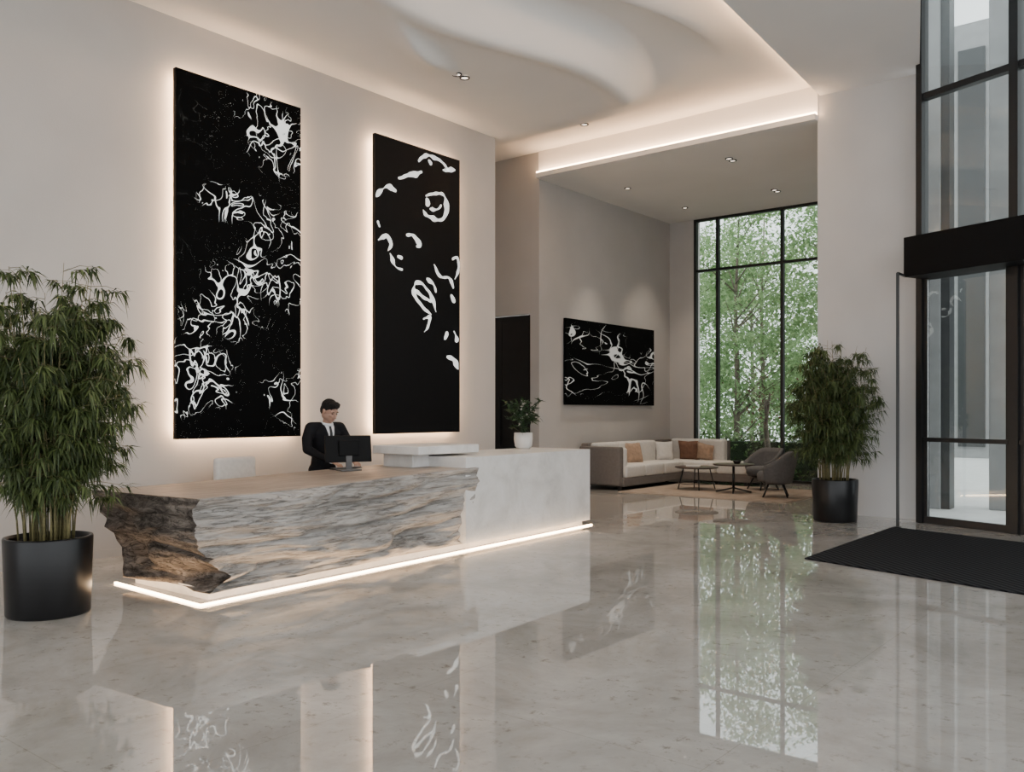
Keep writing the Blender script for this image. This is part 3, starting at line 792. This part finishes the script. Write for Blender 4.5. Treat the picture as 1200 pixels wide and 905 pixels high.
Bh.ell((-.012, 0, .022), (.098, .076, .092)); Bh.ell((.028, 0, -.035), (.062, .062, .075)); Bh.ell((.050, 0, -.083), (.034, .036, .026))
Bh.ell((.0, .045, -.05), (.055, .022, .045)); Bh.ell((.0, -.045, -.05), (.055, .022, .045))
Bh.chain([(.082, 0, .012), (.098, 0, -.012), (.108, 0, -.030)], [.010, .012, .015]); Bh.ell((.096, .012, -.034), (.011, .009, .008)); Bh.ell((.096, -.012, -.034), (.011, .009, .008))
Bh.ell((.076, .030, .026), (.014, .026, .009)); Bh.ell((.076, -.030, .026), (.014, .026, .009))
Bh.ell((.064, .038, -.020), (.020, .020, .018)); Bh.ell((.064, -.038, -.020), (.020, .020, .018))
Bh.ell((.084, 0, -.062), (.012, .022, .012))
for sg in (1, -1):
    Bh.ell((-.005, sg*.080, -.008), (.016, .009, .030)); Bh.ell((-.010, sg*.084, .006), (.014, .008, .016))
Bh.make('face', 0.0042, M_skin, hd, 2)
Ba = Blob()
Ba.ell((-.022, 0, .045), (.100, .084, .086)); Ba.ell((.035, 0, .088), (.062, .066, .034)); Ba.ell((-.055, 0, .0), (.062, .076, .078)); Ba.ell((.045, .012, .104), (.044, .052, .024))
ho = Ba.make('hair', 0.0045, M_hair, hd, 1)
for v in ho.data.vertices:
    v.co += v.co.normalized()*0.004*noise.noise(v.co*60)
for sg in (1, -1):
    for nm, c, r, mt in (('eye', (.079, sg*.030, .006), (.010, .013, .005), M_eye), ('eyebrow', (.088, sg*.031, .027), (.004, .018, .0035), M_hair)):
        b_ = Blob(); b_.ell(c, r); b_.make(nm, 0.002, mt, hd, 0)
b_ = Blob(); b_.ell((.094, 0, -.058), (.006, .023, .0045)); b_.ell((.092, 0, -.067), (.007, .019, .0055)); b_.make('mouth', 0.003, M_lip, hd, 0)
for sg in (1, -1):
    h = empty('hand', (.375, sg*.160, 1.020)); h.parent = man; h.rotation_euler = (0, math.radians(18), math.radians(-sg*16))
    Bp = Blob(); Bp.chain([(0, 0, 0), (.045, 0, -.002), (.085, 0, -.006)], [(.024, .026, .018), (.026, .036, .014), (.022, .040, .012)])
    for k, (yo, L) in enumerate([(.030, .072), (.010, .080), (-.011, .074), (-.030, .058)]):
        yo *= -sg
        p0 = Vector((.09, yo, -.004)); p1 = p0+Vector((L*.48, yo*.12, .004)); p2_ = p1+Vector((L*.28, yo*.05, -.014)); p3 = p2_+Vector((L*.16, 0, -.016))
        Bp.chain([p0, p1, p2_, p3], [.0095, .0090, .0082, .0072])
    Bp.chain([(.025, -sg*.026, -.004), (.058, -sg*.052, -.010), (.082, -sg*.058, -.014), (.100, -sg*.056, -.020)], [.013, .0105, .0095, .0085])
    Bp.make('hand_mesh', 0.004, M_skin, h, 1)
    Bq = Blob(); Bq.chain([(-.02, 0, .002), (.006, 0, 0)], [.031, .030]); Bq.make('shirt_cuff', 0.005, M_shirt, h, 1)

# ---------------------------------------------------------------- ceiling downlights
def downlight(x, y, z, power, n=1, size=75):
    e = empty('recessed_downlight', (x, y, z))
    for k in range(n):
        ox = (k-(n-1)/2)*0.16
        lathe('trim_ring_%d' % k, [(0.045, 0.004), (0.055, -0.012), (0.07, -0.010), (0.072, 0.004)], M_black, e, 24, loc=(0, ox, 0))
        lathe('lens_%d' % k, [(0.0, -0.003), (0.047, -0.003)], M_lamp, e, 24, loc=(0, ox, 0))
    l = bpy.data.lights.new('spot', 'SPOT'); l.energy = power; l.color = (1, .86, .70); l.spot_size = math.radians(size); l.spot_blend = 0.8; l.shadow_soft_size = 0.05
    o = bpy.data.objects.new('spot', l); COL.objects.link(o); o.parent = e; o.location = (0, 0, -0.06)
downlight(-8.06, 8.9, ceil_h(-8.06, 8.9)-0.006, 160, 2)
downlight(-8.2, 12.1, ceil_h(-8.2, 12.1)-0.02, 160)
downlight(-8.1, 5.0, ceil_h(-8.1, 5.0)-0.004, 120, 2)
downlight(-6.95, 15.0, HL-0.004, 220, 2)
downlight(-7.2, 17.7, HL-0.004, 220, 2)
downlight(-9.4, 17.9, HL-0.004, 220)
downlight(-9.5, 15.6, HL-0.004, 360, 1, 60)
downlight(-5.6, 4.5, ceil_h(-5.6, 4.5)-0.012, 120, 2)

# ---------------------------------------------------------------- outside
random.seed(5)
def treeobj(name, x, y, h, R, nl, mat, size=0.16, zmin=1.2, br=26):
    e = empty(name, (x, y, -0.12)); V = []; F = []; LV = []; LF = []
    tr = [(0, 0, 0), (0.05, 0.03, h*0.3), (-0.05, 0.1, h*0.6), (0.1, 0, h*0.92)]
    tube(V, F, tr, [0.10, 0.08, 0.055, 0.02], 8)
    cl = []
    for i in range(60):
        a = random.uniform(0, 6.28); r = R*math.sqrt(random.random()); z = zmin+(h-zmin)*random.random()**1.15
        r *= math.sin(math.pi*min(1, max(0.2, (z-zmin+0.6)/(h-zmin+1.2))))**0.6
        c = Vector((r*math.cos(a), r*math.sin(a), z)); cl.append(c)
        if i < br:
            s = Vector((0, 0, max(0.8, z-r*0.7)))
            tube(V, F, [s, s.lerp(c, .5)+Vector((0, 0, .15)), c], [0.028, 0.016, 0.006], 5)
    for i in range(nl):
        c = random.choice(cl); g = Vector((random.gauss(0, .36), random.gauss(0, .36), random.gauss(0, .22)))
        leaf(LV, LF, c+g, Vector((random.uniform(-1, 1), random.uniform(-1, 1), random.uniform(-.8, .5))), random.uniform(.6, 1.1)*size, size*.55, .2)
    pyd('trunk_and_branches', V, F, e, (M_bark,), True); pyd('foliage', LV, LF, e, (mat,))
for (x, y, h) in [(-10.7, 23.4, 7.8), (-13.4, 24.4, 7.6), (-8.2, 24.8, 7.4), (-11.8, 27.8, 8.8), (-15.5, 28.8, 8.6), (-14.2, 32.5, 8.4)]:
    treeobj('garden_tree', x, y, h, 2.3, 9500, M_tree, 0.165)
treeobj('copper_shrub', -8.4, 20.05, 2.35, 0.22, 240, M_red, 0.09, 1.7, 8)
he = empty('hedge'); V = []; F = []
for i in range(9000):
    p = Vector((random.uniform(-14, -4.6), random.uniform(20.5, 21.3), random.uniform(-0.1, 1.05)))
    leaf(V, F, p, Vector((random.uniform(-1, 1), random.uniform(-1, 1), random.uniform(-.5, 1))), 0.12, 0.07, .1)
pyd('hedge_leaves', V, F, he, (M_hedge,))
box('hedge_core', -13.9, -4.7, 20.6, 21.2, -0.12, 0.85, simple('hedge_core', (0.02, 0.035, 0.012), 0.9), he)
bl = empty('exterior_building')
box('facade', -8, 14, 36, 40, -0.12, 16, M_bldg, bl)
for i in range(14):
    box('window_strip_%d' % i, -7.6+i*1.5, -6.7+i*1.5, 35.9, 36.0, 0.3, 15, M_bldgd, bl)
for i, (x, y, w) in enumerate([(-4.05, 17.0, 0.42), (-2.95, 17.4, 0.40), (-1.0, 16.4, 0.42), (1.6, 15.4, 0.42)]):
    c = empty('portico_column')
    box('shaft', x-w/2, x+w/2, y-w/2, y+w/2, -0.12, 9.5, M_bldg, c, bev=0.015)
    box('dark_inset', x+w/2, x+w/2+0.14, y-w/2+0.05, y+w/2, -0.12, 9.5, M_bldgd, c)

# ---------------------------------------------------------------- world, camera
w = bpy.data.worlds.new('World'); S.world = w; w.use_nodes = True
bg = w.node_tree.nodes['Background']; bg.inputs[0].default_value = (0.94, 0.975, 1.0, 1); bg.inputs[1].default_value = 2.75

cam = bpy.data.cameras.new('Camera'); co = bpy.data.objects.new('Camera', cam); COL.objects.link(co)
co.location = (0, 0, 1.6); co.rotation_euler = (math.radians(90), 0, math.atan2(0.627, 0.779))
cam.sensor_width = 36; cam.lens = 36*1031/1200; cam.shift_y = 30/1200; cam.clip_end = 300
S.camera = co
